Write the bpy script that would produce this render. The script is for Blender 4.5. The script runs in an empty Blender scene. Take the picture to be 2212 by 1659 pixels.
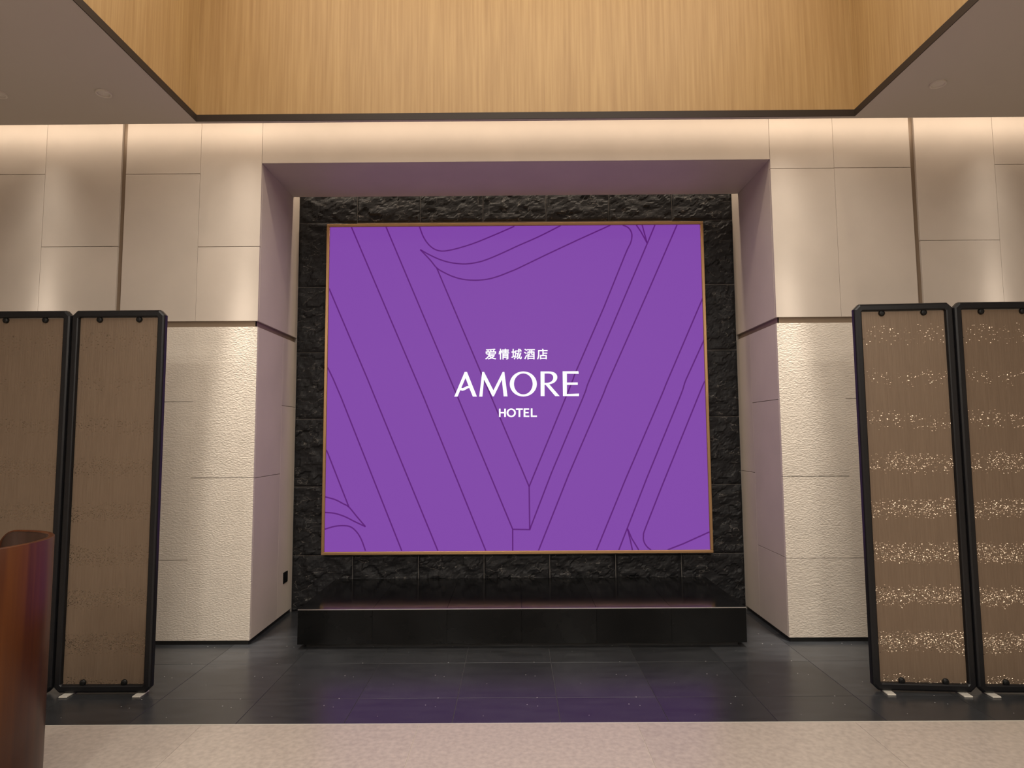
import bpy, bmesh, math, random
from mathutils import Vector, Matrix, noise, geometry

S = bpy.context.scene
COL = S.collection
random.seed(7)

# ---------------------------------------------------------------- camera
CAM = bpy.data.cameras.new('camera')
CAM.sensor_fit = 'HORIZONTAL'
CAM.sensor_width = 36.0
CAM.lens = 1362.04 / 2212.0 * 36.0
CAM.clip_start = 0.05
cam = bpy.data.objects.new('camera', CAM)
COL.objects.link(cam)
R_ = Vector((0.99997157, 0.00394059, -0.00642864))
U_ = Vector((0.00672493, -0.08046555, 0.9967347))
F_ = Vector((-0.00341044, 0.9967496, 0.08048976))
cam.matrix_world = Matrix(((R_.x, U_.x, -F_.x, 0.0259),
                           (R_.y, U_.y, -F_.y, -4.9573),
                           (R_.z, U_.z, -F_.z, 1.5859),
                           (0, 0, 0, 1)))
S.camera = cam

# ---------------------------------------------------------------- world, view
W = bpy.data.worlds.new('world')
S.world = W
W.use_nodes = True
W.node_tree.nodes['Background'].inputs[0].default_value = (1.0, 0.86, 0.7, 1)
W.node_tree.nodes['Background'].inputs[1].default_value = 0.25
S.view_settings.view_transform = 'Standard'
S.view_settings.look = 'None'
S.view_settings.exposure = 0.0
S.view_settings.gamma = 1.0
S.view_settings.use_curve_mapping = False

WARM = (1.0, 0.82, 0.64)
SOFT = (1.0, 0.93, 0.83)


def area(name, loc, rot, sx, sy, power, color, spread=180):
    d = bpy.data.lights.new(name, 'AREA')
    d.shape = 'RECTANGLE'
    d.size, d.size_y = sx, sy
    d.energy, d.color = power, color
    d.spread = math.radians(spread)
    o = bpy.data.objects.new(name, d)
    o.location = loc
    o.rotation_euler = [math.radians(a) for a in rot]
    COL.objects.link(o)
    return o


def spot(name, loc, power, color, angle, blend, radius=0.03, tilt=(0, 0)):
    d = bpy.data.lights.new(name, 'SPOT')
    d.energy, d.color = power, color
    d.spot_size, d.spot_blend = math.radians(angle), blend
    d.shadow_soft_size = radius
    o = bpy.data.objects.new(name, d)
    o.location = loc
    o.rotation_euler = (math.radians(tilt[0]), math.radians(tilt[1]), 0)
    COL.objects.link(o)
    return o


# overall dimensions, metres (X right, Y away from the camera, Z up; wall face at Y = 0)
WL, WR = -2.013, 2.112          # sides of the recess
HO = 3.80                       # underside of the recess
G2, G1 = 2.457, 2.505           # horizontal shadow groove
YB = 0.909                      # face of the black stone
SLOT = 0.735                    # where the recess underside stops short of the stone
HC = 3.985                      # lobby ceiling
XA, XB = -2.385, 2.628          # ceiling coffer
YF, YN = -0.335, -5.6
HT = 5.55                       # top of the coffer
RX = 5.6                        # side walls of the lobby
RY = -10.5                      # end of the lobby behind the camera

# cove light hidden behind the ceiling edge, washing the wall
area('cove_strip_light', (0.0, -0.2, 4.125), (70, 0, 0), 10.8, 0.02, 25, WARM)
# narrow downlights hidden in the same slot
for sx in (-5.3, -3.72, -2.12, 2.2, 3.86, 5.4):
    spot('slot_downlight', (sx, -0.25, 4.25), 26, SOFT, 64, 1.0, 0.03)
    spot('slot_downlight', (sx, -0.25, 4.25), 60, SOFT, 46, 1.0, 0.04)
    spot('slot_downlight', (sx, -0.25, 4.25), 210, SOFT, 29, 1.0, 0.04)
    spot('slot_downlight', (sx, -0.25, 4.25), 1050, SOFT, 16, 1.0, 0.05, (2.6, 0))
# light hidden above the recess, in the gap before the stone
area('recess_slot_light', (0.05, 0.749, 4.16), (0, 0, 0), 4.08, 0.02, 24, WARM)
# big luminous panel at the top of the wooden coffer
area('coffer_light', (0.12, -2.9, HT - 0.06), (0, 0, 0), 4.0, 4.0, 235, SOFT)
# strips added out of view, brightening the upper wood of the coffer
area('coffer_fill_strip', (0.12, YF - 0.16, HT - 0.05), (0, 0, 0), 4.4, 0.05, 17, WARM)
area('coffer_fill_strip', (XA + 0.16, -2.9, HT - 0.05), (0, 0, 90), 4.4, 0.05, 17, WARM)
area('coffer_fill_strip', (XB - 0.16, -2.9, HT - 0.05), (0, 0, 90), 4.4, 0.05, 17, WARM)
# unseen fill lights added behind the camera to brighten walls and screens
for sx in (-3.6, -1.2, 1.2, 3.6):
    for sy in (-6.6, -8.6):
        area('lobby_fill_light', (sx, sy, HC - 0.02), (0, 0, 0), 0.3, 0.3, 94, SOFT)


# ---------------------------------------------------------------- materials
def mat(name, base, rough=0.5, metal=0.0, spec=0.5, var=0.0, vscale=6.0, vdetail=6.0,
        bump=0.0, bscale=60.0, bdist=0.004, stretch=(1, 1, 1), rnd=0.0, coords='Object', bdetail=4.0):
    m = bpy.data.materials.new(name)
    m.use_nodes = True
    nt = m.node_tree
    N, Lk = nt.nodes, nt.links
    b = N['Principled BSDF']
    b.inputs['Roughness'].default_value = rough
    b.inputs['Metallic'].default_value = metal
    b.inputs['Specular IOR Level'].default_value = spec
    b.inputs['Base Color'].default_value = (*base, 1)
    tc = N.new('ShaderNodeTexCoord')
    mp = N.new('ShaderNodeMapping')
    mp.inputs['Scale'].default_value = stretch
    Lk.new(tc.outputs[coords], mp.inputs['Vector'])
    vec = mp.outputs['Vector']
    if coords == 'Object':
        # every piece is cut from a different place in the slab
        oi = N.new('ShaderNodeObjectInfo')
        ml = N.new('ShaderNodeMath'); ml.operation = 'MULTIPLY'; ml.inputs[1].default_value = 37.0
        ad = N.new('ShaderNodeVectorMath'); ad.operation = 'ADD'
        Lk.new(oi.outputs['Random'], ml.inputs[0])
        Lk.new(mp.outputs['Vector'], ad.inputs[0]); Lk.new(ml.outputs[0], ad.inputs[1])
        vec = ad.outputs[0]
    last = None
    if var > 0 or rnd > 0:
        hs = N.new('ShaderNodeHueSaturation')
        hs.inputs['Color'].default_value = (*base, 1)
        val = None
        if var > 0:
            nz = N.new('ShaderNodeTexNoise')
            nz.inputs['Scale'].default_value = vscale
            nz.inputs['Detail'].default_value = vdetail
            Lk.new(vec, nz.inputs['Vector'])
            mr = N.new('ShaderNodeMapRange')
            mr.inputs[1].default_value, mr.inputs[2].default_value = 0.3, 0.7
            mr.inputs[3].default_value, mr.inputs[4].default_value = 1 - var, 1 + var
            Lk.new(nz.outputs['Fac'], mr.inputs[0])
            val = mr.outputs[0]
        if rnd > 0:
            oi2 = N.new('ShaderNodeObjectInfo')
            mr2 = N.new('ShaderNodeMapRange')
            mr2.inputs[3].default_value, mr2.inputs[4].default_value = 1 - rnd, 1 + rnd
            Lk.new(oi2.outputs['Random'], mr2.inputs[0])
            if val is None:
                val = mr2.outputs[0]
            else:
                mu = N.new('ShaderNodeMath'); mu.operation = 'MULTIPLY'
                Lk.new(val, mu.inputs[0]); Lk.new(mr2.outputs[0], mu.inputs[1])
                val = mu.outputs[0]
        Lk.new(val, hs.inputs['Value'])
        Lk.new(hs.outputs[0], b.inputs['Base Color'])
        last = hs
    if bump > 0:
        nb = N.new('ShaderNodeTexNoise')
        nb.inputs['Scale'].default_value = bscale
        nb.inputs['Detail'].default_value = bdetail
        Lk.new(vec, nb.inputs['Vector'])
        bp = N.new('ShaderNodeBump')
        bp.inputs['Strength'].default_value = bump
        bp.inputs['Distance'].default_value = bdist
        Lk.new(nb.outputs['Fac'], bp.inputs['Height'])
        Lk.new(bp.outputs[0], b.inputs['Normal'])
    m['vec'] = vec.node.name
    return m


def nodes(m):
    return m.node_tree.nodes, m.node_tree.links, m.node_tree.nodes['Principled BSDF']


M = {}
M['stone_smooth'] = mat('cream_stone_smooth', (0.445, 0.385, 0.33), 0.55, var=0.04, vscale=3, rnd=0.035, bump=0.04, bscale=140, bdist=0.002)
M['stone_rough'] = mat('cream_stone_textured', (0.545, 0.485, 0.415), 0.6, var=0.03, vscale=4, rnd=0.02,
                       bump=0.55, bscale=55, bdist=0.006, stretch=(1, 1, 1.9), bdetail=2.5)
M['backing'] = mat('joint_filler', (0.13, 0.105, 0.085), 0.8)
M['bronze'] = mat('bronze_groove', (0.20, 0.145, 0.10), 0.5, metal=0.3)
M['black_base'] = mat('black_skirting', (0.012, 0.012, 0.012), 0.4)
M['plaster'] = mat('taupe_ceiling_paint', (0.45, 0.405, 0.36), 0.8)
M['edge'] = mat('dark_bronze_edge', (0.025, 0.017, 0.012), 0.5, spec=0.2)
M['floor_dark'] = mat('charcoal_floor_tile', (0.023, 0.024, 0.026), 0.27, spec=0.5, var=0.22, vscale=5, rnd=0.22, bump=0.06, bscale=30, bdist=0.002, stretch=(1, 4, 1))
M['floor_beige'] = mat('beige_floor_tile', (0.365, 0.318, 0.275), 0.30, spec=0.5, var=0.14, vscale=38, vdetail=10, rnd=0.04, bump=0.03, bscale=50, bdist=0.002)
M['grout'] = mat('grey_grout', (0.11, 0.105, 0.10), 0.8)
M['pale_grout'] = mat('pale_grout', (0.50, 0.45, 0.39), 0.8)
M['stone_grout'] = mat('stone_joint', (0.22, 0.20, 0.18), 0.8)
M['deck'] = mat('polished_black_stone', (0.005, 0.005, 0.005), 0.12, spec=0.2, var=0.25, vscale=6, rnd=0.25)
M['pale_metal'] = mat('satin_nickel', (0.55, 0.52, 0.46), 0.4, metal=0.3)
M['steel'] = mat('brushed_steel', (0.72, 0.70, 0.68), 0.28, metal=1.0)
M['gold'] = mat('bronze_frame', (0.44, 0.27, 0.13), 0.36, metal=0.75)
M['black_metal'] = mat('black_metal', (0.005, 0.005, 0.006), 0.36, spec=0.3)
M['black_plastic'] = mat('black_plastic', (0.004, 0.004, 0.004), 0.4, spec=0.25)
M['white_disc'] = mat('painted_disc', (0.56, 0.51, 0.46), 0.7)
M['dark_room'] = mat('lobby_wall_paint', (0.30, 0.25, 0.21), 0.8)


def wood(name, dark, light, scale, rough, coords='Object', spec=0.4, stretch=(1, 1, 0.03)):
    m = mat(name, light, rough, spec=spec)
    N, Lk, b = nodes(m)
    tc = N['Texture Coordinate']
    mp = N.new('ShaderNodeMapping'); mp.inputs['Scale'].default_value = stretch
    Lk.new(tc.outputs[coords], mp.inputs['Vector'])
    n1 = N.new('ShaderNodeTexNoise'); n1.inputs['Scale'].default_value = scale; n1.inputs['Detail'].default_value = 5
    n2 = N.new('ShaderNodeTexNoise'); n2.inputs['Scale'].default_value = scale * 0.12; n2.inputs['Detail'].default_value = 2
    Lk.new(mp.outputs[0], n1.inputs['Vector']); Lk.new(mp.outputs[0], n2.inputs['Vector'])
    mx = N.new('ShaderNodeMix'); mx.inputs[0].default_value = 0.3
    Lk.new(n1.outputs['Fac'], mx.inputs[2]); Lk.new(n2.outputs['Fac'], mx.inputs[3])
    cr = N.new('ShaderNodeValToRGB')
    cr.color_ramp.elements[0].position, cr.color_ramp.elements[1].position = 0.32, 0.66
    cr.color_ramp.elements[0].color, cr.color_ramp.elements[1].color = (*dark, 1), (*light, 1)
    Lk.new(mx.outputs[0], cr.inputs[0]); Lk.new(cr.outputs[0], b.inputs['Base Color'])
    return m


M['veneer'] = wood('pale_wood_veneer', (0.25, 0.145, 0.053), (0.335, 0.212, 0.085), 55, 0.55)
M['shell_wood'] = wood('red_brown_wood', (0.028, 0.006, 0.003), (0.072, 0.021, 0.004), 26, 0.38, spec=0.3)
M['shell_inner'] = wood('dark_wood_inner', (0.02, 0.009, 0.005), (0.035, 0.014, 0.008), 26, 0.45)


def split_stone():
    m = mat('black_split_stone', (0.02, 0.02, 0.021), 0.5, spec=0.18)
    N, Lk, b = nodes(m)
    ge = N.new('ShaderNodeTexCoord')
    oi = N.new('ShaderNodeObjectInfo')
    ml = N.new('ShaderNodeMath'); ml.operation = 'MULTIPLY'; ml.inputs[1].default_value = 53.0
    ad = N.new('ShaderNodeVectorMath'); ad.operation = 'ADD'
    Lk.new(oi.outputs['Random'], ml.inputs[0]); Lk.new(ge.outputs['Object'], ad.inputs[0]); Lk.new(ml.outputs[0], ad.inputs[1])
    # pale veins: thin zero-crossings of a stretched noise
    nv = N.new('ShaderNodeTexNoise'); nv.inputs['Scale'].default_value = 9; nv.inputs['Detail'].default_value = 5; nv.inputs['Distortion'].default_value = 0.0
    mpv = N.new('ShaderNodeMapping'); mpv.inputs['Rotation'].default_value = (0, 0.45, 0); mpv.inputs['Scale'].default_value = (0.55, 1, 1.3)
    Lk.new(ad.outputs[0], mpv.inputs[0]); Lk.new(mpv.outputs[0], nv.inputs['Vector'])
    a = N.new('ShaderNodeMath'); a.operation = 'SUBTRACT'; a.inputs[1].default_value = 0.5
    ab = N.new('ShaderNodeMath'); ab.operation = 'ABSOLUTE'
    mr = N.new('ShaderNodeMapRange'); mr.inputs[1].default_value = 0.0; mr.inputs[2].default_value = 0.008; mr.inputs[3].default_value = 1; mr.inputs[4].default_value = 0
    Lk.new(nv.outputs['Fac'], a.inputs[0]); Lk.new(a.outputs[0], ab.inputs[0]); Lk.new(ab.outputs[0], mr.inputs[0])
    nm = N.new('ShaderNodeTexNoise'); nm.inputs['Scale'].default_value = 12; Lk.new(ad.outputs[0], nm.inputs['Vector'])
    gt = N.new('ShaderNodeMapRange'); gt.inputs[1].default_value = 0.44; gt.inputs[2].default_value = 0.58; Lk.new(nm.outputs['Fac'], gt.inputs[0])
    mu = N.new('ShaderNodeMath'); mu.operation = 'MULTIPLY'; Lk.new(mr.outputs[0], mu.inputs[0]); Lk.new(gt.outputs[0], mu.inputs[1])
    mx = N.new('ShaderNodeMix'); mx.data_type = 'RGBA'
    mx.inputs[6].default_value = (0.011, 0.011, 0.012, 1); mx.inputs[7].default_value = (0.13, 0.12, 0.11, 1)
    Lk.new(mu.outputs[0], mx.inputs[0]); Lk.new(mx.outputs[2], b.inputs['Base Color'])
    nb = N.new('ShaderNodeTexNoise'); nb.inputs['Scale'].default_value = 40; nb.inputs['Detail'].default_value = 6
    Lk.new(ad.outputs[0], nb.inputs['Vector'])
    bp = N.new('ShaderNodeBump'); bp.inputs['Strength'].default_value = 0.6; bp.inputs['Distance'].default_value = 0.006
    Lk.new(nb.outputs['Fac'], bp.inputs['Height']); Lk.new(bp.outputs[0], b.inputs['Normal'])
    return m


M['split'] = split_stone()


def emit(name, color, strength):
    m = bpy.data.materials.new(name)
    m.use_nodes = True
    N, Lk, b = nodes(m)
    b.inputs['Base Color'].default_value = (0.01, 0.01, 0.01, 1)
    b.inputs['Roughness'].default_value = 0.6
    b.inputs['Specular IOR Level'].default_value = 0.1
    b.inputs['Emission Color'].default_value = (*color, 1)
    b.inputs['Emission Strength'].default_value = strength
    return m


M['led_purple'] = emit('led_purple', (0.212, 0.060, 0.385), 1.0)
M['led_line'] = emit('led_dark_purple', (0.105, 0.012, 0.185), 1.0)
M['led_white'] = emit('led_white', (1.0, 1.0, 1.0), 1.15)


def woven():
    """laminated metal weave: fine vertical threads, with wavy bands of bright flakes put in for reflected glints"""
    m = mat('brown_metal_weave', (0.15, 0.105, 0.072), 0.42, metal=0.35)
    N, Lk, b = nodes(m)
    tc = N['Texture Coordinate']
    mp = N.new('ShaderNodeMapping'); mp.inputs['Scale'].default_value = (1, 1, 0.02); Lk.new(tc.outputs['Object'], mp.inputs[0])
    th = N.new('ShaderNodeTexNoise'); th.inputs['Scale'].default_value = 260; th.inputs['Detail'].default_value = 2; Lk.new(mp.outputs[0], th.inputs['Vector'])
    sp = N.new('ShaderNodeSeparateXYZ'); Lk.new(tc.outputs['Object'], sp.inputs[0])
    # band position: z warped by slow noise
    wn = N.new('ShaderNodeTexNoise'); wn.inputs['Scale'].default_value = 3.2; Lk.new(tc.outputs['Object'], wn.inputs['Vector'])
    wz = N.new('ShaderNodeMath'); wz.operation = 'MULTIPLY_ADD'; wz.inputs[1].default_value = 0.10
    Lk.new(wn.outputs['Fac'], wz.inputs[0]); Lk.new(sp.outputs['Z'], wz.inputs[2])
    sn = N.new('ShaderNodeMath'); sn.operation = 'MULTIPLY'; sn.inputs[1].default_value = 2 * math.pi / 0.272
    Lk.new(wz.outputs[0], sn.inputs[0])
    si = N.new('ShaderNodeMath'); si.operation = 'SINE'; Lk.new(sn.outputs[0], si.inputs[0])
    bd = N.new('ShaderNodeMapRange'); bd.inputs[1].default_value = -0.1; bd.inputs[2].default_value = 1.0
    bd.inputs[3].default_value = 0.0; bd.inputs[4].default_value = 0.26; Lk.new(si.outputs[0], bd.inputs[0])
    hz = N.new('ShaderNodeMapRange'); hz.inputs[1].default_value = 0.3; hz.inputs[2].default_value = 1.9; hz.inputs[3].default_value = 1.0; hz.inputs[4].default_value = 0.12  # glint flakes thin out towards the top
    Lk.new(sp.outputs['Z'], hz.inputs[0])
    bz = N.new('ShaderNodeMath'); bz.operation = 'MULTIPLY'; Lk.new(bd.outputs[0], bz.inputs[0]); Lk.new(hz.outputs[0], bz.inputs[1])
    # flakes imitating the glints on the weave
    vo = N.new('ShaderNodeTexVoronoi'); vo.inputs['Scale'].default_value = 250
    mp2 = N.new('ShaderNodeMapping'); mp2.inputs['Scale'].default_value = (0.75, 0.75, 1.1); Lk.new(tc.outputs['Object'], mp2.inputs[0])
    Lk.new(mp2.outputs[0], vo.inputs['Vector'])
    sc = N.new('ShaderNodeSeparateColor'); Lk.new(vo.outputs['Color'], sc.inputs[0])
    lt = N.new('ShaderNodeMath'); lt.operation = 'LESS_THAN'; Lk.new(sc.outputs[0], lt.inputs[0]); Lk.new(bz.outputs[0], lt.inputs[1])
    # colour
    c1 = N.new('ShaderNodeMix'); c1.data_type = 'RGBA'
    c1.inputs[6].default_value = (0.125, 0.085, 0.056, 1); c1.inputs[7].default_value = (0.20, 0.145, 0.10, 1)
    Lk.new(th.outputs['Fac'], c1.inputs[0])
    c2 = N.new('ShaderNodeMix'); c2.data_type = 'RGBA'; c2.inputs[7].default_value = (0.62, 0.5, 0.38, 1)
    Lk.new(lt.outputs[0], c2.inputs[0]); Lk.new(c1.outputs[2], c2.inputs[6]); Lk.new(c2.outputs[2], b.inputs['Base Color'])
    mm = N.new('ShaderNodeMapRange'); mm.inputs[3].default_value = 0.35; mm.inputs[4].default_value = 1.0
    Lk.new(lt.outputs[0], mm.inputs[0]); Lk.new(mm.outputs[0], b.inputs['Metallic'])
    # glint flakes tilted at random
    ge = N.new('ShaderNodeNewGeometry')
    sb = N.new('ShaderNodeVectorMath'); sb.operation = 'SUBTRACT'; sb.inputs[1].default_value = (0.5, 0.5, 0.5)
    Lk.new(vo.outputs['Color'], sb.inputs[0])
    scl = N.new('ShaderNodeVectorMath'); scl.operation = 'SCALE'
    st = N.new('ShaderNodeMath'); st.operation = 'MULTIPLY'; st.inputs[1].default_value = 1.5
    Lk.new(lt.outputs[0], st.inputs[0]); Lk.new(st.outputs[0], scl.inputs['Scale']); Lk.new(sb.outputs[0], scl.inputs[0])
    bp = N.new('ShaderNodeBump'); bp.inputs['Strength'].default_value = 0.25; bp.inputs['Distance'].default_value = 0.002
    Lk.new(th.outputs['Fac'], bp.inputs['Height'])
    ad = N.new('ShaderNodeVectorMath'); ad.operation = 'ADD'; Lk.new(bp.outputs[0], ad.inputs[0]); Lk.new(scl.outputs[0], ad.inputs[1])
    nn = N.new('ShaderNodeVectorMath'); nn.operation = 'NORMALIZE'; Lk.new(ad.outputs[0], nn.inputs[0]); Lk.new(nn.outputs[0], b.inputs['Normal'])
    return m


M['weave'] = woven()


# ---------------------------------------------------------------- mesh helpers
def link(name, me, material, parent=None, loc=None):
    o = bpy.data.objects.new(name, me)
    if material is not None and not me.materials:
        me.materials.append(material)
    COL.objects.link(o)
    if loc is not None:
        o.location = loc
    if parent is not None:
        o.parent = parent
    return o


def bm_box(bm, x0, x1, y0, y1, z0, z1):
    v = [bm.verts.new(p) for p in ((x0, y0, z0), (x1, y0, z0), (x1, y1, z0), (x0, y1, z0),
                                   (x0, y0, z1), (x1, y0, z1), (x1, y1, z1), (x0, y1, z1))]
    for f in ((0, 3, 2, 1), (4, 5, 6, 7), (0, 1, 5, 4), (1, 2, 6, 5), (2, 3, 7, 6), (3, 0, 4, 7)):
        bm.faces.new([v[i] for i in f])


def box_mesh(name, boxes, bevel=0.0, origin=(0, 0, 0), segs=1):
    bm = bmesh.new()
    for b in boxes:
        bm_box(bm, b[0] - origin[0], b[1] - origin[0], b[2] - origin[1], b[3] - origin[1], b[4] - origin[2], b[5] - origin[2])
    if bevel:
        bmesh.ops.bevel(bm, geom=list(bm.edges), offset=bevel, segments=segs, affect='EDGES', profile=0.5)
    me = bpy.data.meshes.new(name)
    bm.to_mesh(me)
    bm.free()
    return me


def box(name, x0, x1, y0, y1, z0, z1, material, parent=None, bevel=0.0, segs=1):
    c = ((x0 + x1) / 2, (y0 + y1) / 2, (z0 + z1) / 2)
    o = link(name, box_mesh(name, [(x0, x1, y0, y1, z0, z1)], bevel, c, segs), material)
    o.location = c
    if parent is not None:
        o.parent = parent
    return o


def boxes(name, bl, material, parent=None):
    return link(name, box_mesh(name, bl), material, parent)


def struct(o):
    o['kind'] = 'structure'
    return o


def tag(o, label, cat, group=None):
    o['label'], o['category'] = label, cat
    if group:
        o['group'] = group
    return o


def empty(name, loc):
    o = bpy.data.objects.new(name, None)
    o.location = loc
    o.empty_display_size = 0.1
    COL.objects.link(o)
    return o


def child(o, parent):
    """parent without moving (parents here carry a plain location and Z rotation)"""
    o.parent = parent
    return o

def specks(m):
    """sparse pale flecks in the charcoal tile"""
    N, Lk, b = nodes(m)
    src = b.inputs['Base Color'].links[0].from_socket
    vo = N.new('ShaderNodeTexVoronoi'); vo.inputs['Scale'].default_value = 16
    Lk.new(N['Texture Coordinate'].outputs['Object'], vo.inputs['Vector'])
    sc = N.new('ShaderNodeSeparateColor'); Lk.new(vo.outputs['Color'], sc.inputs[0])
    rad = N.new('ShaderNodeMapRange'); rad.inputs[1].default_value = 0.55; rad.inputs[2].default_value = 1.0
    rad.inputs[3].default_value = 0.0; rad.inputs[4].default_value = 0.075
    Lk.new(sc.outputs[0], rad.inputs[0])
    mr = N.new('ShaderNodeMath'); mr.operation = 'LESS_THAN'
    Lk.new(vo.outputs['Distance'], mr.inputs[0]); Lk.new(rad.outputs[0], mr.inputs[1])
    mx = N.new('ShaderNodeMix'); mx.data_type = 'RGBA'; mx.inputs[7].default_value = (0.28, 0.27, 0.26, 1)
    Lk.new(mr.outputs[0], mx.inputs[0]); Lk.new(src, mx.inputs[6]); Lk.new(mx.outputs[2], b.inputs['Base Color'])


specks(M['floor_dark'])


# ================================================================ FLOOR
floor = struct(boxes('floor', [(-RX, RX, RY, YB + 0.2, -0.12, -0.004)], M['grout']))
XD0 = -0.33
rows = [(0.19, 0.79), (-0.41, 0.19), (-1.0, -0.41), (-1.335, -1.0)]
tile_mesh = {}


def tile(name, x0, x1, y0, y1, z1, material, parent, gap=0.0012):
    key = (round(x1 - x0, 3), round(y1 - y0, 3), material.name)
    if key not in tile_mesh:
        w, d = (x1 - x0) / 2 - gap, (y1 - y0) / 2 - gap
        tile_mesh[key] = box_mesh(name, [(-w, w, -d, d, -0.012, 0)], 0.0006)
    return link(name, tile_mesh[key], material, parent, ((x0 + x1) / 2, (y0 + y1) / 2, z1))


for y0, y1 in rows + [(0.79, YB + 0.01)]:
    for k in range(-8, 9):
        x0 = XD0 + 0.6 * k
        if x0 > 4.6:
            continue
        tile('floor_tile', x0, x0 + 0.6, y0, y1, 0.0, M['floor_dark'], floor)
for r in range(6):
    y1 = -1.343 - 0.6 * r
    for k in range(-4, 4):
        x0 = -0.512 + 1.2 * k
        tile('floor_tile', x0, x0 + 1.2, y1 - 0.6, y1, 0.0, M['floor_beige'], floor)
boxes('floor_slab', [(-RX, RX, RY, -1.343 - 3.6, -0.004, 0.0),
                     (-RX, -0.512 - 4.8, -1.343 - 3.6, -1.343, -0.004, 0.0),
                     (-0.512 + 4.8, RX, -1.343 - 3.6, -1.343, -0.004, 0.0)], M['floor_beige'], floor)
boxes('grout_bed', [(-RX, RX, -1.343 - 3.6, -1.343, -0.004, -0.0025)], M['pale_grout'], floor)
struct(boxes('trim_1', [(-RX, RX, -1.343, -1.335, -0.004, 0.001)], M['pale_metal']))


# ================================================================ WALL PIERS
def pier(name, x0, x1, ups, lows, jamb_x, jamb_low, groove, face):
    """clad pier: backing + panels on the front face and on the side of the recess"""
    T = 0.025
    if face > 0:       # left pier: recess side at x1
        back = boxes(name, [(x0, x1 - T, T, YB + 0.2, 0.0, 4.45)], M['backing'])
    else:
        back = boxes(name, [(x0 + T, x1, T, YB + 0.2, 0.0, 4.45)], M['backing'])
    struct(back)
    hg, vg = 0.002, 0.001

    def col(a, b, zs, material, g, bv=0.0008):
        for lo, hi in zip(zs[:-1], zs[1:]):
            box('wall_panel', a + g, b - g, 0.0, T - 0.0005, lo + hg, hi - hg, material, back, bv)

    for a, b, sp in ups:
        col(a, b, [G1 - hg] + sp + [4.45], M['stone_smooth'], vg)
    for a, b, sp in lows:
        col(a, b, [0.03] + sp + [G2 + hg], M['stone_rough'], 0.0001, 0.0)
    # recess side
    jx0, jx1 = (jamb_x - T + 0.0005, jamb_x) if face > 0 else (jamb_x, jamb_x + T - 0.0005)
    box('wall_panel', jx0, jx1, T + 0.0005, YB - 0.003, G1, 4.45, M['stone_smooth'], back, 0.0008)
    for a, b, sp in jamb_low:
        zs = [0.03] + sp + [G2 + hg]
        for lo, hi in zip(zs[:-1], zs[1:]):
            box('wall_panel', jx0, jx1, a + 0.0005, b - 0.0003, lo + hg, hi - hg, M['stone_smooth'], back, 0.0008)
    # groove liners
    if face > 0:
        boxes('groove_trim', [(x0, jamb_x - 0.018, 0.018, T, G2 - 0.01, G1 + 0.01),
                              (jamb_x - T, jamb_x - 0.018, 0.018, YB - 0.003, G2 - 0.01, G1 + 0.01)], M['bronze'], back)
    else:
        boxes('groove_trim', [(jamb_x + 0.018, x1, 0.018, T, G2 - 0.01, G1 + 0.01),
                              (jamb_x + 0.018, jamb_x + T, 0.018, YB - 0.003, G2 - 0.01, G1 + 0.01)], M['bronze'], back)
    boxes('groove_trim', [(groove[0] - 0.002, groove[1] + 0.002, 0.02, T, G1, 4.45)], M['bronze'], back)
    return back


wall_left = pier('wall_left', -RX, WL,
                 [(-2.512, WL, [3.11]), (-3.118, -2.512, [3.717]), (-3.775, -3.157, [3.119]), (-4.385, -3.775, [3.722]),
                  (-4.995, -4.385, [3.12]), (-RX, -4.995, [3.72])],
                 [(-2.507, WL, [1.267]), (-3.107, -2.507, [0.637, 1.863]), (-3.707, -3.107, [1.267]),
                  (-4.307, -3.707, [0.637, 1.863]), (-RX, -4.307, [1.267])],
                 WL, [(0.0255, 0.56, [1.262]), (0.56, YB - 0.003, [1.855])], (-3.157, -3.118), 1)
wall_right = pier('wall_right', WR, RX,
                  [(WR, 2.628, [3.722]), (2.628, 3.247, [3.724]), (3.288, 3.925, [3.118]), (3.925, 4.535, [3.742]),
                   (4.535, 5.145, [3.12]), (5.145, RX, [3.74])],
                  [(WR, 2.63, [0.625, 1.25]), (2.63, 3.23, [0.625, 1.854]), (3.23, 3.83, [1.25]), (3.83, 4.43, [0.625, 1.854]),
                   (4.43, RX, [1.25])],
                  WR, [(0.0255, 0.572, [0.63, 1.853]), (0.572, YB - 0.003, [1.247])], (3.247, 3.288), -1)
# lintel over the recess, with its underside
wall_top = struct(boxes('wall_top', [(WL, WR, 0.025, SLOT - 0.001, HO + 0.02, 4.45)], M['backing']))
box('wall_panel', WL + 0.0015, WR - 0.0015, 0.0, 0.0245, HO, 4.45, M['stone_smooth'], wall_top, 0.0005)
box('soffit_panel', WL + 0.001, WR - 0.001, 0.0252, SLOT, HO, HO + 0.0195, M['stone_smooth'], wall_top, 0.0005)

# skirtings, set back under the stone
struct(boxes('baseboard_left', [(-RX, WL - 0.012, 0.012, 0.025, 0.0, 0.03), (WL - 0.025, WL - 0.012, 0.025, YB - 0.003, 0.0, 0.03)], M['black_base']))
struct(boxes('baseboard_right', [(WR + 0.012, RX, 0.012, 0.025, 0.0, 0.03), (WR + 0.012, WR + 0.025, 0.025, YB - 0.003, 0.0, 0.03)], M['black_base']))

# ---------------------------------------------------------------- black split-face stone wall at the back of the recess
wall_back = struct(boxes('wall_back', [(WL - 0.02, WR + 0.02, YB + 0.003, YB + 0.12, 0.0, 4.45)], M['stone_grout']))
XJ = [WL, -1.46, -0.86, -0.26, 0.34, 0.94, 1.54, WR]
ZJ = [0.0, 0.497, 1.12, 1.743, 2.366, 2.989, 3.612, 4.235]


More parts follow.
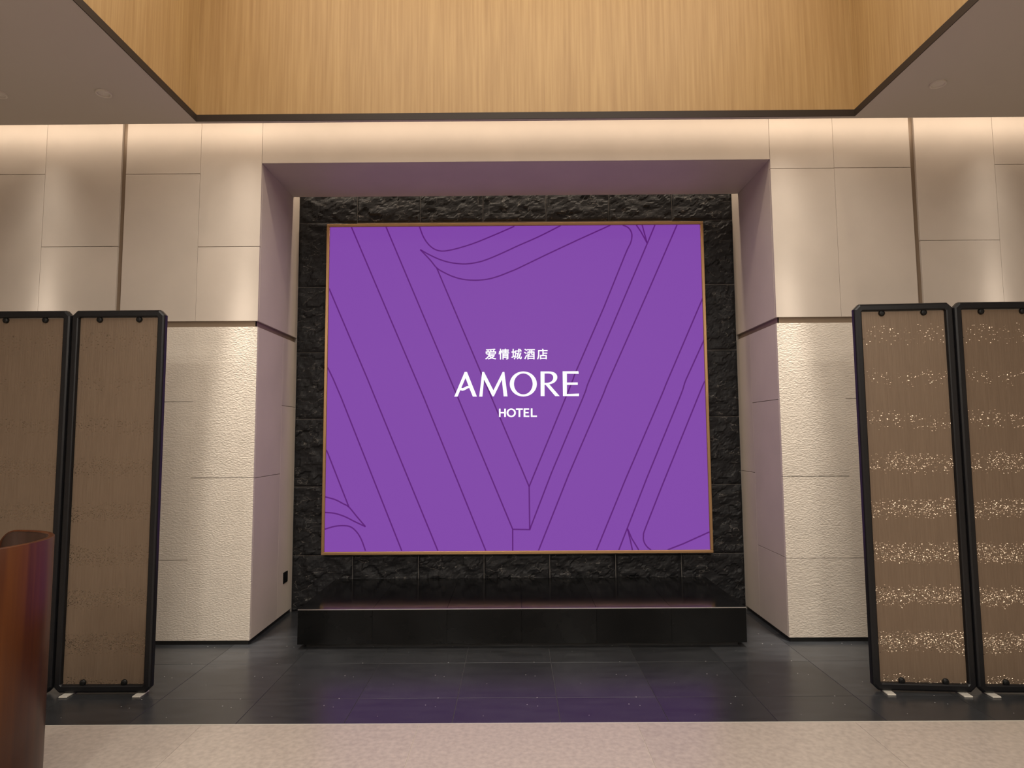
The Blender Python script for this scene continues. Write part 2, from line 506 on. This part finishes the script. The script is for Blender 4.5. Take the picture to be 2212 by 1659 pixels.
def split_tile(x0, x1, z0, z1, seed):
    g = 0.0018
    w, h = x1 - x0 - 2 * g, z1 - z0 - 2 * g
    nx, nz = max(10, int(w / 0.016)), max(10, int(h / 0.016))
    off = Vector((seed * 13.7, seed * 5.1, seed * 3.3))
    verts, faces = [], []
    for j in range(nz + 1):
        for i in range(nx + 1):
            u, v = i / nx, j / nz
            x, z = u * w, v * h
            e = min(1, min(u * w, (1 - u) * w, v * h, (1 - v) * h) / 0.02)
            p = Vector((x * 6, 0, z * 9)) + off
            r = noise.fractal(p, 0.9, 2.1, 4)
            rg = noise.ridged_multi_fractal(Vector((x * 4 + z * 3, 0, z * 6 - x * 2)) + off, 0.9, 2.0, 4, 0.9, 2.0)
            fc = noise.cell(Vector((x * 9 + z * 7 + 0.6 * r, 0, z * 13 - x * 5 + 0.5 * r)) + off)
            d = e * (0.006 + 0.011 * r + 0.007 * rg + 0.007 * fc)
            verts.append((x, -max(0, d), z))
    n = nx + 1
    for j in range(nz):
        for i in range(nx):
            a = j * n + i
            faces.append((a, a + 1, a + n + 1, a + n))
    # rim back to the wall
    loop = [i for i in range(n)] + [j * n + nx for j in range(1, nz + 1)] + [nz * n + i for i in range(nx - 1, -1, -1)] + [j * n for j in range(nz - 1, 0, -1)]
    base = len(verts)
    for i in loop:
        verts.append((verts[i][0], 0.014, verts[i][2]))
    for k in range(len(loop)):
        k2 = (k + 1) % len(loop)
        faces.append((loop[k2], loop[k], base + k, base + k2))
    me = bpy.data.meshes.new('stone_tile')
    me.from_pydata(verts, [], faces)
    o = link('stone_tile', me, M['split'], wall_back, (x0 + g, YB, z0 + g))
    return o


sd = 1
for j in range(7):
    for i in range(7):
        if 1 <= i <= 5 and 1 <= j <= 5:
            continue            # behind the display
        split_tile(XJ[i], XJ[i + 1], ZJ[j], ZJ[j + 1], sd)
        sd += 1

# ================================================================ CEILING with its wooden coffer
TH = 0.05
ceiling = struct(boxes('ceiling', [
    (-RX, XA, RY, -0.30, HC, HC + TH), (XB, RX, RY, -0.30, HC, HC + TH),
    (XA, XB, RY, YN, HC, HC + TH), (XA, XB, YF, -0.30, HC, HC + TH),
    (-RX, RX, -0.308, -0.30, HC + 0.002, 4.46), (-RX, RX, -0.30, YB + 0.15, 4.45, 4.53),
    (XA - 0.1, XB + 0.1, YN - 0.1, YF + 0.02, HT, HT + 0.1)], M['plaster']))
boxes('coffer_edge', [(XA - 0.002, XA + 0.004, YN, YF, HC - 0.002, HC + TH), (XB - 0.004, XB + 0.002, YN, YF, HC - 0.002, HC + TH),
                      (XA, XB, YF - 0.004, YF + 0.002, HC - 0.002, HC + TH), (XA, XB, YN - 0.002, YN + 0.004, HC - 0.002, HC + TH)], M['edge'], ceiling)
box('wood_panel', XA, XB, YF, YF + 0.024, HC + TH, HT, M['veneer'], ceiling)
box('wood_panel', XA - 0.03, XA, YN, YF + 0.024, HC + TH, HT, M['veneer'], ceiling)
box('wood_panel', XB, XB + 0.03, YN, YF + 0.024, HC + TH, HT, M['veneer'], ceiling)
box('wood_panel', XA, XB, YN - 0.03, YN, HC + TH, HT, M['veneer'], ceiling)

# far sides of the lobby
struct(boxes('wall_side_left', [(-RX - 0.1, -RX, RY, YB + 0.2, 0, HC + 0.5)], M['dark_room']))
struct(boxes('wall_side_right', [(RX, RX + 0.1, RY, YB + 0.2, 0, HC + 0.5)], M['dark_room']))
struct(boxes('wall_behind', [(-RX, RX, RY - 0.1, RY, 0, HC + 0.1)], M['dark_room']))


# ---------------------------------------------------------------- round flush discs in the ceiling
def lathe(name, prof, n, material, parent=None, loc=(0, 0, 0)):
    verts, faces = [], []
    for r, z in prof:
        for k in range(n):
            a = 2 * math.pi * k / n
            verts.append((r * math.cos(a), r * math.sin(a), z))
    for s in range(len(prof) - 1):
        for k in range(n):
            k2 = (k + 1) % n
            faces.append((s * n + k, s * n + k2, (s + 1) * n + k2, (s + 1) * n + k))
    faces.append(tuple(range(n - 1, -1, -1)))
    faces.append(tuple((len(prof) - 1) * n + k for k in range(n)))
    me = bpy.data.meshes.new(name)
    me.from_pydata(verts, [], faces)
    bm = bmesh.new(); bm.from_mesh(me); bmesh.ops.recalc_face_normals(bm, faces=bm.faces); bm.to_mesh(me); bm.free()
    return link(name, me, material, parent, loc)


def ceiling_disc(x, y, label):
    t = tag(empty('ceiling_downlight', (x, y, HC)), label, 'ceiling light', 'round downlights flush in the ceiling')
    lathe('trim_ring', [(0.041, -0.001), (0.041, -0.012), (0.046, -0.014), (0.05, -0.012), (0.05, 0.0)], 48, M['white_disc'], t)
    lathe('diffuser', [(0.0405, -0.0005), (0.0405, -0.003), (0.035, -0.004)], 48, M['white_disc'], t)
    return t


ceiling_disc(-2.825, -0.745, 'small unlit round downlight in the ceiling left of the wooden coffer')
ceiling_disc(2.965, -0.775, 'small unlit round downlight in the ceiling right of the wooden coffer')
ceiling_disc(-3.56, -0.745, 'small round downlight at the far left edge of the ceiling, half cut off')

# outlines on the display, metres in its plane (X, Z)
PATTERN = [[(-1.4990,3.5490),(-0.8064,1.9295),(-0.2404,0.542)],
 [(-1.1726,3.5490),(-0.4919,1.9274),(0.0034,0.7341)],
 [(-0.6923,3.1497),(-0.2803,2.1620),(-0.1814,1.9254),(0.1562,1.1157)],
 [(-1.7010,2.9642),(-1.3301,2.1089),(-1.2570,1.9325),(-0.674,0.5442)],
 [(-1.7010,2.2195),(-1.6474,2.1111),(-1.5696,1.9346),(-1.0010,0.546)],
 [(-1.7010,1.4598),(-1.6881,1.4338),(-1.4856,0.9405)],
 [(-1.7010,1.0328),(-1.6977,1.0322),(-1.6150,1.0096),(-1.5409,0.9724),(-1.4856,0.9405),(-1.4119,0.8544),(-1.3324,0.7639)],
 [(-1.7010,0.8939),(-1.6974,0.8935),(-1.6129,0.8846),(-1.5214,0.855),(-1.4290,0.8092),(-1.3324,0.7639)],
 [(-1.7010,0.7444),(-1.6974,0.7453),(-1.6111,0.7688),(-1.5287,0.7742),(-1.4653,0.7618),(-1.4100,0.7147),(-1.3675,0.6471),(-1.3298,0.5479)],
 [(-0.8566,3.5490),(-0.8211,3.4541),(-0.7741,3.3811),(-0.7173,3.3331),(-0.6501,3.3130),(-0.5748,3.3200),(-0.4707,3.3450),(-0.3295,3.3906),(-0.1397,3.4685),(0.0375,3.5457)],
 [(-0.8488,3.3287),(-0.7737,3.2846),(-0.6782,3.2378),(-0.5838,3.2065),(-0.4907,3.1912),(-0.4047,3.1887),(-0.2916,3.2069),(-0.1876,3.2420),(-0.0468,3.3035),(0.0754,3.3604),(0.2652,3.4439),(0.4739,3.5490)],
 [(-0.8488,3.3287),(-0.7539,3.2268),(-0.6923,3.1511),(-0.6214,3.1063),(-0.5367,3.0668),(-0.4429,3.0406),(-0.3302,3.0318),(-0.2174,3.0407),(-0.1132,3.0686),(-0.0002,3.1127),(0.0738,3.1440),(0.3575,3.2809),(0.642,3.4139),(0.9418,3.5490)],
 [(1.0581,3.5490),(1.0657,3.5466),(1.1080,3.5262),(1.1355,3.4881),(1.1432,3.4434),(1.1287,3.3768),(1.0741,3.2618),(0.8671,2.7657),(0.6057,2.1839),(0.571,2.0960),(0.4981,1.9209),(0.1562,1.1157)],
 [(1.1871,3.5490),(1.2299,3.4829),(1.2840,3.3756)],
 [(1.2419,3.5490),(1.2840,3.3756)],
 [(1.3625,3.5490),(1.2838,3.3667),(1.0071,2.7363),(0.7249,2.0950),(0.6577,1.9198),(0.3627,1.2418),(0.1583,0.7291)],
 [(1.5704,3.5490),(1.2921,2.9336),(0.9062,2.0937),(0.8312,1.9186),(0.5184,1.2223),(0.2362,0.542)],
 [(1.7850,2.8351),(1.7764,2.8160),(1.4484,2.0901),(1.3718,1.9150),(1.0305,1.1647),(0.7606,0.542)],
 [(1.7850,2.4429),(1.7764,2.4241),(1.6149,2.0889),(1.5482,1.9139),(1.2323,1.1911),(1.0443,0.7409),(0.9618,0.542)],
 [(1.7850,2.0699),(1.7143,1.9128),(1.3680,1.1175),(1.2082,0.7399),(1.1877,0.6694),(1.1907,0.6158),(1.2176,0.5703),(1.2529,0.542)],
 [(1.0441,0.7322),(1.0648,0.6421),(1.0847,0.542)],
 [(1.0441,0.7322),(1.0824,0.642),(1.1420,0.542)],
 [(1.4028,0.542),(1.5450,0.5948),(1.7850,0.6988)],
 [(0.1562,1.1157),(0.1583,0.7291),(0.0034,0.7321),(0.003,0.542)]]
WORD_MAIN = [('A',[[[(-0.5269,1.9418),(-0.431,2.1696),(-0.4099,2.1695),(-0.3186,1.9404),(-0.3557,1.9406),(-0.389,2.0214),(-0.402,2.0171),(-0.4329,2.0000),(-0.4527,1.9952),(-0.4725,2.0009),(-0.4966,1.9416)],[(-0.4626,2.0237),(-0.4515,2.0187),(-0.4329,2.0260),(-0.4112,2.0377),(-0.3951,2.0388),(-0.423,2.1129)]]]),('M',[[[(-0.297,1.9402),(-0.2686,2.1685),(-0.2518,2.1684),(-0.1657,1.9969),(-0.0795,2.1672),(-0.064,2.1671),(-0.0362,1.9403),(-0.0714,1.9406),(-0.0873,2.0970),(-0.1622,1.9412),(-0.1752,1.9413),(-0.252,2.0981),(-0.2679,1.9400)]]]),('O',[[[(0.2354,2.0532),(0.2337,2.0350),(0.229,2.0174),(0.2213,2.0006),(0.2109,1.9852),(0.1981,1.9714),(0.1831,1.9597),(0.1663,1.9504),(0.1482,1.9435),(0.1291,1.9394),(0.1096,1.9381),(0.09,1.9397),(0.071,1.9441),(0.053,1.9511),(0.0364,1.9607),(0.0216,1.9726),(0.0089,1.9865),(-0.0012,2.0021),(-0.0086,2.0190),(-0.0131,2.0367),(-0.0145,2.0549),(-0.0129,2.0730),(-0.0082,2.0907),(-0.0006,2.1075),(0.0098,2.1230),(0.0226,2.1368),(0.0377,2.1485),(0.0545,2.1580),(0.0727,2.1648),(0.0918,2.1690),(0.1114,2.1703),(0.1309,2.1687),(0.15,2.1643),(0.1681,2.1572),(0.1847,2.1475),(0.1996,2.1356),(0.2122,2.1216),(0.2223,2.1060),(0.2296,2.0891),(0.2341,2.0713)],[(0.1971,2.0540),(0.1959,2.0388),(0.1926,2.0240),(0.1872,2.0099),(0.18,1.9969),(0.1711,1.9854),(0.1607,1.9755),(0.1491,1.9676),(0.1365,1.9619),(0.1232,1.9584),(0.1097,1.9573),(0.0962,1.9586),(0.083,1.9623),(0.0705,1.9682),(0.059,1.9762),(0.0487,1.9862),(0.04,1.9979),(0.033,2.0109),(0.0279,2.0251),(0.0248,2.0400),(0.0239,2.0552),(0.025,2.0705),(0.0283,2.0853),(0.0336,2.0994),(0.0408,2.1124),(0.0497,2.1240),(0.0601,2.1339),(0.0718,2.1418),(0.0844,2.1476),(0.0977,2.1511),(0.1112,2.1522),(0.1248,2.1509),(0.138,2.1472),(0.1505,2.1413),(0.1621,2.1332),(0.1723,2.1232),(0.181,2.1115),(0.188,2.0984),(0.1931,2.0842),(0.1961,2.0693)]]]),('R',[[[(0.2706,2.1692),(0.348,2.1686),(0.3679,2.1672),(0.385,2.1633),(0.3992,2.1573),(0.4104,2.1492),(0.4184,2.1394),(0.4233,2.1280),(0.4248,2.1152),(0.423,2.1012),(0.4179,2.0885),(0.4097,2.0772),(0.3987,2.0675),(0.3849,2.0595),(0.3686,2.0534),(0.3498,2.0493),(0.4443,1.9396),(0.4041,1.9399),(0.3157,2.0458),(0.3065,2.0459),(0.3054,1.9405),(0.2695,1.9408)],[(0.3076,2.1502),(0.3416,2.1500),(0.3539,2.1486),(0.3643,2.1457),(0.3728,2.1414),(0.3794,2.1359),(0.384,2.1291),(0.3868,2.1212),(0.3876,2.1124),(0.3862,2.1009),(0.3822,2.0906),(0.3758,2.0816),(0.3671,2.0741),(0.3562,2.0684),(0.3433,2.0647),(0.3283,2.0631),(0.3067,2.0632)]]]),('E',[[[(0.475,2.1690),(0.6206,2.1693),(0.6233,2.1450),(0.5137,2.1470),(0.5126,2.0643),(0.6128,2.0649),(0.6125,2.0432),(0.5124,2.0439),(0.5112,1.9577),(0.6236,1.9619),(0.6221,1.9384),(0.4751,1.9394)]]])]
WORD_SUB = [('H',[[[(-0.1152,1.8278),(-0.101,1.8277),(-0.1012,1.7969),(-0.0673,1.7967),(-0.0671,1.8275),(-0.0517,1.8274),(-0.0521,1.7504),(-0.0675,1.7505),(-0.0673,1.7837),(-0.1012,1.7839),(-0.1014,1.7507),(-0.1156,1.7508)]]]),('O',[[[(0.0406,1.7886),(0.0397,1.7807),(0.0372,1.7732),(0.0331,1.7664),(0.0277,1.7603),(0.0212,1.7554),(0.0137,1.7517),(0.0056,1.7495),(-0.0028,1.7488),(-0.0112,1.7496),(-0.0193,1.7520),(-0.0268,1.7557),(-0.0333,1.7607),(-0.0386,1.7668),(-0.0425,1.7738),(-0.0449,1.7813),(-0.0457,1.7891),(-0.0449,1.7969),(-0.0424,1.8044),(-0.0383,1.8113),(-0.0329,1.8174),(-0.0264,1.8223),(-0.0189,1.8260),(-0.0108,1.8282),(-0.0023,1.8289),(0.0061,1.8281),(0.0142,1.8257),(0.0216,1.8220),(0.0281,1.8170),(0.0335,1.8109),(0.0374,1.8039),(0.0398,1.7964)],[(0.0239,1.7887),(0.0234,1.7834),(0.0218,1.7783),(0.0194,1.7736),(0.016,1.7695),(0.012,1.7662),(0.0074,1.7637),(0.0024,1.7622),(-0.0028,1.7617),(-0.0079,1.7623),(-0.0129,1.7639),(-0.0174,1.7664),(-0.0214,1.7698),(-0.0247,1.7739),(-0.0271,1.7786),(-0.0286,1.7837),(-0.0291,1.7890),(-0.0285,1.7943),(-0.027,1.7994),(-0.0245,1.8040),(-0.0212,1.8081),(-0.0172,1.8115),(-0.0126,1.8140),(-0.0076,1.8155),(-0.0024,1.8160),(0.0028,1.8154),(0.0077,1.8138),(0.0123,1.8113),(0.0163,1.8079),(0.0196,1.8038),(0.022,1.7990),(0.0235,1.7940)]]]),('T',[[[(0.0408,1.8286),(0.1038,1.8282),(0.1036,1.8140),(0.0808,1.8142),(0.0803,1.7495),(0.0643,1.7496),(0.0648,1.8143),(0.0407,1.8144)]]]),('E',[[[(0.1118,1.8282),(0.1623,1.8278),(0.1622,1.8149),(0.1271,1.8151),(0.1269,1.7954),(0.1577,1.7952),(0.1576,1.7829),(0.1268,1.7831),(0.1267,1.7621),(0.163,1.7619),(0.1629,1.7490),(0.1111,1.7493)]]]),('L',[[[(0.1778,1.8277),(0.1932,1.8276),(0.1926,1.7623),(0.2339,1.7620),(0.2337,1.7485),(0.1771,1.7489)]]])]
CJK_BOXES = [(-0.2408,-0.1388,2.2838,2.3843),(-0.1163,-0.0178,2.2830,2.3834),(0.002,0.0986,2.2822,2.3826),(0.1192,0.2206,2.2814,2.3818),(0.2397,0.3383,2.2805,2.3809)]

# ================================================================ DISPLAY
SX0, SX1, SZ0, SZ1 = -1.701, 1.785, 0.542, 3.549
SY = 0.849
FR = 0.027


def flat_loops(loops_list, y):
    """polygons with holes, in the plane of the display -> mesh"""
    verts, faces = [], []
    for loops in loops_list:
        L3 = [[Vector((p[0], 0, p[1])) for p in lp] for lp in loops]
        tris = geometry.tessellate_polygon([[Vector((p.x, p.z, 0)) for p in lp] for lp in L3])
        base = len(verts)
        for lp in L3:
            verts += [(p.x, y, p.z) for p in lp]
        for t in tris:
            a, b, c = (Vector(verts[base + i]) for i in t)
            n = (b - a).cross(c - a)
            faces.append(tuple(base + i for i in (t if n.y < 0 else reversed(t))))
    me = bpy.data.meshes.new('print')
    me.from_pydata(verts, [], faces)
    return me


def stroke(pl, w):
    """polyline -> mitred ribbon outline, as a list of quads"""
    P = [Vector(p) for p in pl]
    out = []
    for i, p in enumerate(P):
        d0 = (P[i] - P[i - 1]).normalized() if i else (P[1] - P[0]).normalized()
        d1 = (P[i + 1] - P[i]).normalized() if i < len(P) - 1 else d0
        t = (d0 + d1)
        t = t.normalized() if t.length > 1e-6 else d0
        n = Vector((-t.y, t.x))
        k = max(0.35, n.dot(Vector((-d0.y, d0.x))))
        out.append((p + n * w / 2 / k, p - n * w / 2 / k))
    return [[[out[i][0], out[i + 1][0], out[i + 1][1], out[i][1]]] for i in range(len(out) - 1)]


def smooth(pl):
    """Catmull-Rom through the points of a curved line"""
    if len(pl) < 5:
        return pl
    P = [Vector(p) for p in pl]
    res = []
    for i in range(len(P) - 1):
        a, b, c, d = P[max(i - 1, 0)], P[i], P[i + 1], P[min(i + 2, len(P) - 1)]
        # straight runs stay straight
        ang = min((b - a).angle(c - b) if a != b else 0, (c - b).angle(d - c) if c != d else 0)
        n = 5
        if (c - b).length > 0.25:
            res.append(b)
            continue
        for k in range(n):
            t = k / n
            res.append(0.5 * ((2 * b) + (c - a) * t + (2 * a - 5 * b + 4 * c - d) * t * t + (3 * b - a - 3 * c + d) * t ** 3))
    res.append(P[-1])
    return res


led = tag(empty('led_display', ((SX0 + SX1) / 2, SY, SZ0)), 'large purple LED video wall with hotel name, on the black stone', 'display')
Mi = Matrix.Translation(-led.location)


def led_part(name, me, material, parent=None):
    me.transform(Mi)
    return link(name, me, material, parent or led)


led_part('housing', box_mesh('housing', [(SX0 - FR + 0.002, SX1 + FR - 0.002, SY + 0.004, YB - 0.002, SZ0 - FR + 0.002, SZ1 + FR - 0.002)]), M['black_metal'])
screen = led_part('screen', box_mesh('screen', [(SX0, SX1, SY, SY + 0.004, SZ0, SZ1)]), M['led_purple'])
for b in ((SX0 - FR, SX1 + FR, SZ1, SZ1 + FR), (SX0 - FR, SX1 + FR, SZ0 - FR, SZ0), (SX0 - FR, SX0, SZ0, SZ1), (SX1, SX1 + FR, SZ0, SZ1)):
    led_part('frame_bar', box_mesh('frame_bar', [(b[0], b[1], SY - 0.018, YB - 0.002, b[2], b[3])], 0.003), M['gold'])['label'] = 'bronze frame edge'
quads = []
for pl in PATTERN:
    quads += stroke(smooth(pl), 0.0125)
led_part('line_pattern', flat_loops(quads, SY - 0.0012), M['led_line'], screen)
for w, nm in ((WORD_MAIN, 'main'), (WORD_SUB, 'sub')):
    for ch, polys in w:
        for loops in polys:
            led_part('letter', flat_loops([loops], SY - 0.0024), M['led_white'], screen)


def cjk(ch, bx, w=0.0016):
    """glyph outline fattened by overlaying shifted copies"""
    cu = bpy.data.curves.new('glyph', 'FONT')
    cu.body = ch
    cu.size = 0.1
    cu.fill_mode = 'FRONT'
    o = bpy.data.objects.new('glyph', cu)
    COL.objects.link(o)
    dg = bpy.context.evaluated_depsgraph_get()
    g = bpy.data.meshes.new_from_object(o.evaluated_get(dg))
    bpy.data.objects.remove(o)
    vs = [v.co.copy() for v in g.vertices]
    fs = [tuple(f.vertices) for f in g.polygons]
    if not vs:
        return
    ax, ay = min(v.x for v in vs), min(v.y for v in vs)
    kx = (bx[1] - bx[0] - 2 * w) / (max(v.x for v in vs) - ax)
    ky = (bx[3] - bx[2] - 2 * w) / (max(v.y for v in vs) - ay)
    verts, faces = [], []
    for q, (dx, dy) in enumerate(((0, 0), (-w, 0), (w, 0), (0, -w), (0, w), (-w * .7, -w * .7), (w * .7, w * .7), (-w * .7, w * .7), (w * .7, -w * .7))):
        b = len(verts)
        verts += [(bx[0] + w + (v.x - ax) * kx + dx, SY - 0.0024 - 0.00005 * q, bx[2] + w + (v.y - ay) * ky + dy) for v in vs]
        faces += [tuple(b + i for i in f) for f in fs]
    me = bpy.data.meshes.new('letter')
    me.from_pydata(verts, [], faces)
    led_part('letter', me, M['led_white'], screen)


for ch, bx in zip('爱情城酒店', CJK_BOXES):
    cjk(ch, bx)

# ================================================================ LOW BLACK DECK in front of the stone
DX0, DX1, DY0, DZ0, DZ1 = -1.607, 1.748, -0.118, 0.036, 0.292
deck = tag(empty('stone_plinth', (0, 0, 0)), 'low polished black stone plinth below the purple display', 'plinth')
boxes('core', [(DX0 + 0.02, DX1 - 0.02, DY0 + 0.02, YB - 0.03, DZ0, DZ1 - 0.02)], M['black_base'], deck)
boxes('toe_kick', [(DX0 + 0.05, DX1 - 0.05, DY0 + 0.06, YB - 0.03, 0.0, DZ0)], M['black_base'], deck)
n = 6
tw = (DX1 - DX0) / n
for k in range(n):
    a = DX0 + k * tw
    box('front_slab', a + 0.0006, a + tw - 0.0006, DY0, DY0 + 0.0195, DZ0, DZ1 - 0.006, M['deck'], deck, 0.001)
    box('top_slab', a + 0.0006, a + tw - 0.0006, DY0 + 0.005, YB - 0.028, DZ1 - 0.0195, DZ1, M['deck'], deck, 0.001)
for a, b in ((DX0, DX0 + 0.0195), (DX1 - 0.0195, DX1)):
    box('side_slab', a, b, DY0 + 0.02, YB - 0.028, DZ0, DZ1 - 0.02, M['deck'], deck, 0.001)
boxes('edge_trim', [(DX0, DX1, DY0 - 0.001, DY0 + 0.0045, DZ1 - 0.0055, DZ1 + 0.0005)], M['steel'], deck)['label'] = 'polished steel edge strip'

# ================================================================ WALL SOCKET on the left side of the recess
sk = tag(empty('wall_socket', (WL, 0.732, 0.345)), 'small square black wall socket low on the left side of the recess', 'socket')
link('plate', box_mesh('plate', [(0.0, 0.008, -0.05, 0.05, -0.048, 0.048)], 0.003), M['black_plastic'], sk)
link('insert', box_mesh('insert', [(0.008, 0.0095, -0.03, 0.03, -0.028, 0.028)], 0.0006), M['black_metal'], sk)

# ================================================================ FOLDING SCREENS
LWID, LH, LD = 0.605, 2.40, 0.052


def ring_mesh(w, h, prof, c):
    """closed frame: profile points (inset, depth) swept round a rectangle with cut corners"""
    verts, faces = [], []
    for u, v in prof:
        k = max(0.0006, c - 0.586 * u)
        x0, x1, z0, z1 = u, w - u, u, h - u
        verts += [(x0 + k, v, z0), (x1 - k, v, z0), (x1, v, z0 + k), (x1, v, z1 - k),
                  (x1 - k, v, z1), (x0 + k, v, z1), (x0, v, z1 - k), (x0, v, z0 + k)]
    m = len(prof)
    for p in range(m):
        q = (p + 1) % m
        for k in range(8):
            k2 = (k + 1) % 8
            faces.append((p * 8 + k, p * 8 + k2, q * 8 + k2, q * 8 + k))
    me = bpy.data.meshes.new('frame')
    me.from_pydata(verts, [], faces)
    bm = bmesh.new(); bm.from_mesh(me); bmesh.ops.recalc_face_normals(bm, faces=bm.faces); bm.to_mesh(me); bm.free()
    return me


FRAME = ring_mesh(LWID, LH, [(0.0, 0.014), (0.004, 0.006), (0.013, 0.0), (0.038, 0.0), (0.044, 0.004), (0.046, 0.010), (0.046, LD - 0.010), (0.040, LD), (0.010, LD), (0.0, LD - 0.012)], 0.034)
PANEL = box_mesh('weave_panel', [(0.048, LWID - 0.048, 0.022, 0.030, 0.048, LH - 0.048)])
FOOT = box_mesh('foot', [(-0.025, 0.025, -0.045, 0.055, 0.0, 0.009)], 0.002)
HINGE = None


def knob(parent, x, z):
    o = lathe('fixing_knob', [(0.019, 0.0), (0.019, 0.008), (0.016, 0.013), (0.008, 0.016)], 20, M['black_plastic'], parent, (x, 0.0215, z))
    o.rotation_euler = (math.radians(90), 0, 0)
    return o


def leaf(parent, x, y, ang, feet):
    """one leaf hinged in the screen: frame with woven panel, knobs and feet"""
    f = link('leaf_frame', FRAME, M['black_metal'], parent, (x, y, 0.010))
    f.rotation_euler = (0, 0, math.radians(ang))
    link('weave_panel', PANEL, M['weave'], f)
    f.children[0]['label'] = 'brown woven metal panel'
    for kx in (0.175, 0.432):
        knob(f, kx, 0.058)
        knob(f, kx, LH - 0.060)
    for fx in feet:
        link('foot', FOOT, M['pale_metal'], f, (fx, 0, -0.010))
    return f


def hinges(parent, x, y):
    for z in (0.35, 1.2, 2.05):
        lathe('hinge', [(0.007, 0), (0.007, 0.09)], 12, M['black_metal'], parent, (x, y, z))


ls = tag(empty('folding_screen', (-2.845, -0.93, 0)), 'black-framed folding screen standing left of the purple display', 'folding screen', 'folding screens either side of the display')
leaf(ls, 0.003, 0.0, 0.0, (0.095, 0.545))
leaf(ls, -LWID - 0.004, 0.0, 0.0, (0.06, 0.51))
hinges(ls, 0.0, LD + 0.004)
rs = tag(empty('folding_screen', (2.822, -0.995, 0)), 'black-framed folding screen with glinting brown panels, right of the display', 'folding screen', 'folding screens either side of the display')
a = math.radians(-4.5)
leaf(rs, -LWID * math.cos(a) - 0.003, -LWID * math.sin(a), -4.5, (0.085, 0.525))
leaf(rs, 0.003, 0.0, -1.5, (0.075, 0.51))
hinges(rs, 0.003, LD + 0.006)

# ================================================================ CURVED WOODEN SHELL, left foreground
CX, CY, RO, RI, HR = -2.363, -2.278, 0.372, 0.344, 1.15
shell = tag(empty('curved_wooden_screen', (CX, CY, 0)), 'tall curved red-brown wooden shell in the left foreground', 'partition')


def shell_mesh(ro, ri, a0, a1, z0, z1, n=220, rc=0.075):
    verts, faces = [], []
    for i in range(n + 1):
        t = a0 + (a1 - a0) * i / n
        ang = math.radians(t)
        s = min(i, n - i) / n * math.radians(abs(a1 - a0)) * ro
        top = z1 if s >= rc else z1 - rc + math.sqrt(max(0, rc * rc - (rc - s) ** 2))
        c, sn = math.cos(ang), math.sin(ang)
        bev = 0.004
        for r, z in ((ro, z0), (ro, top - bev), (ro - bev, top), (ri + bev, top), (ri, top - bev), (ri, z0)):
            verts.append((r * c, r * sn, z))
    for i in range(n):
        for k in range(6):
            k2 = (k + 1) % 6
            faces.append((i * 6 + k, (i + 1) * 6 + k, (i + 1) * 6 + k2, i * 6 + k2))
    faces.append(tuple(range(6)))
    faces.append(tuple(n * 6 + k for k in range(5, -1, -1)))
    me = bpy.data.meshes.new('shell')
    me.from_pydata(verts, [], faces)
    bm = bmesh.new(); bm.from_mesh(me); bmesh.ops.recalc_face_normals(bm, faces=bm.faces); bm.to_mesh(me); bm.free()
    for p in me.polygons:
        p.use_smooth = len(p.vertices) == 4
    return me


link('outer_shell', shell_mesh(RO, RI + 0.004, -150, 99, 0.0, HR), M['shell_wood'], shell)
link('lining', shell_mesh(RI + 0.0035, RI, -148, 97, 0.01, HR - 0.005, rc=0.065), M['shell_inner'], shell)['label'] = 'darker wooden lining'
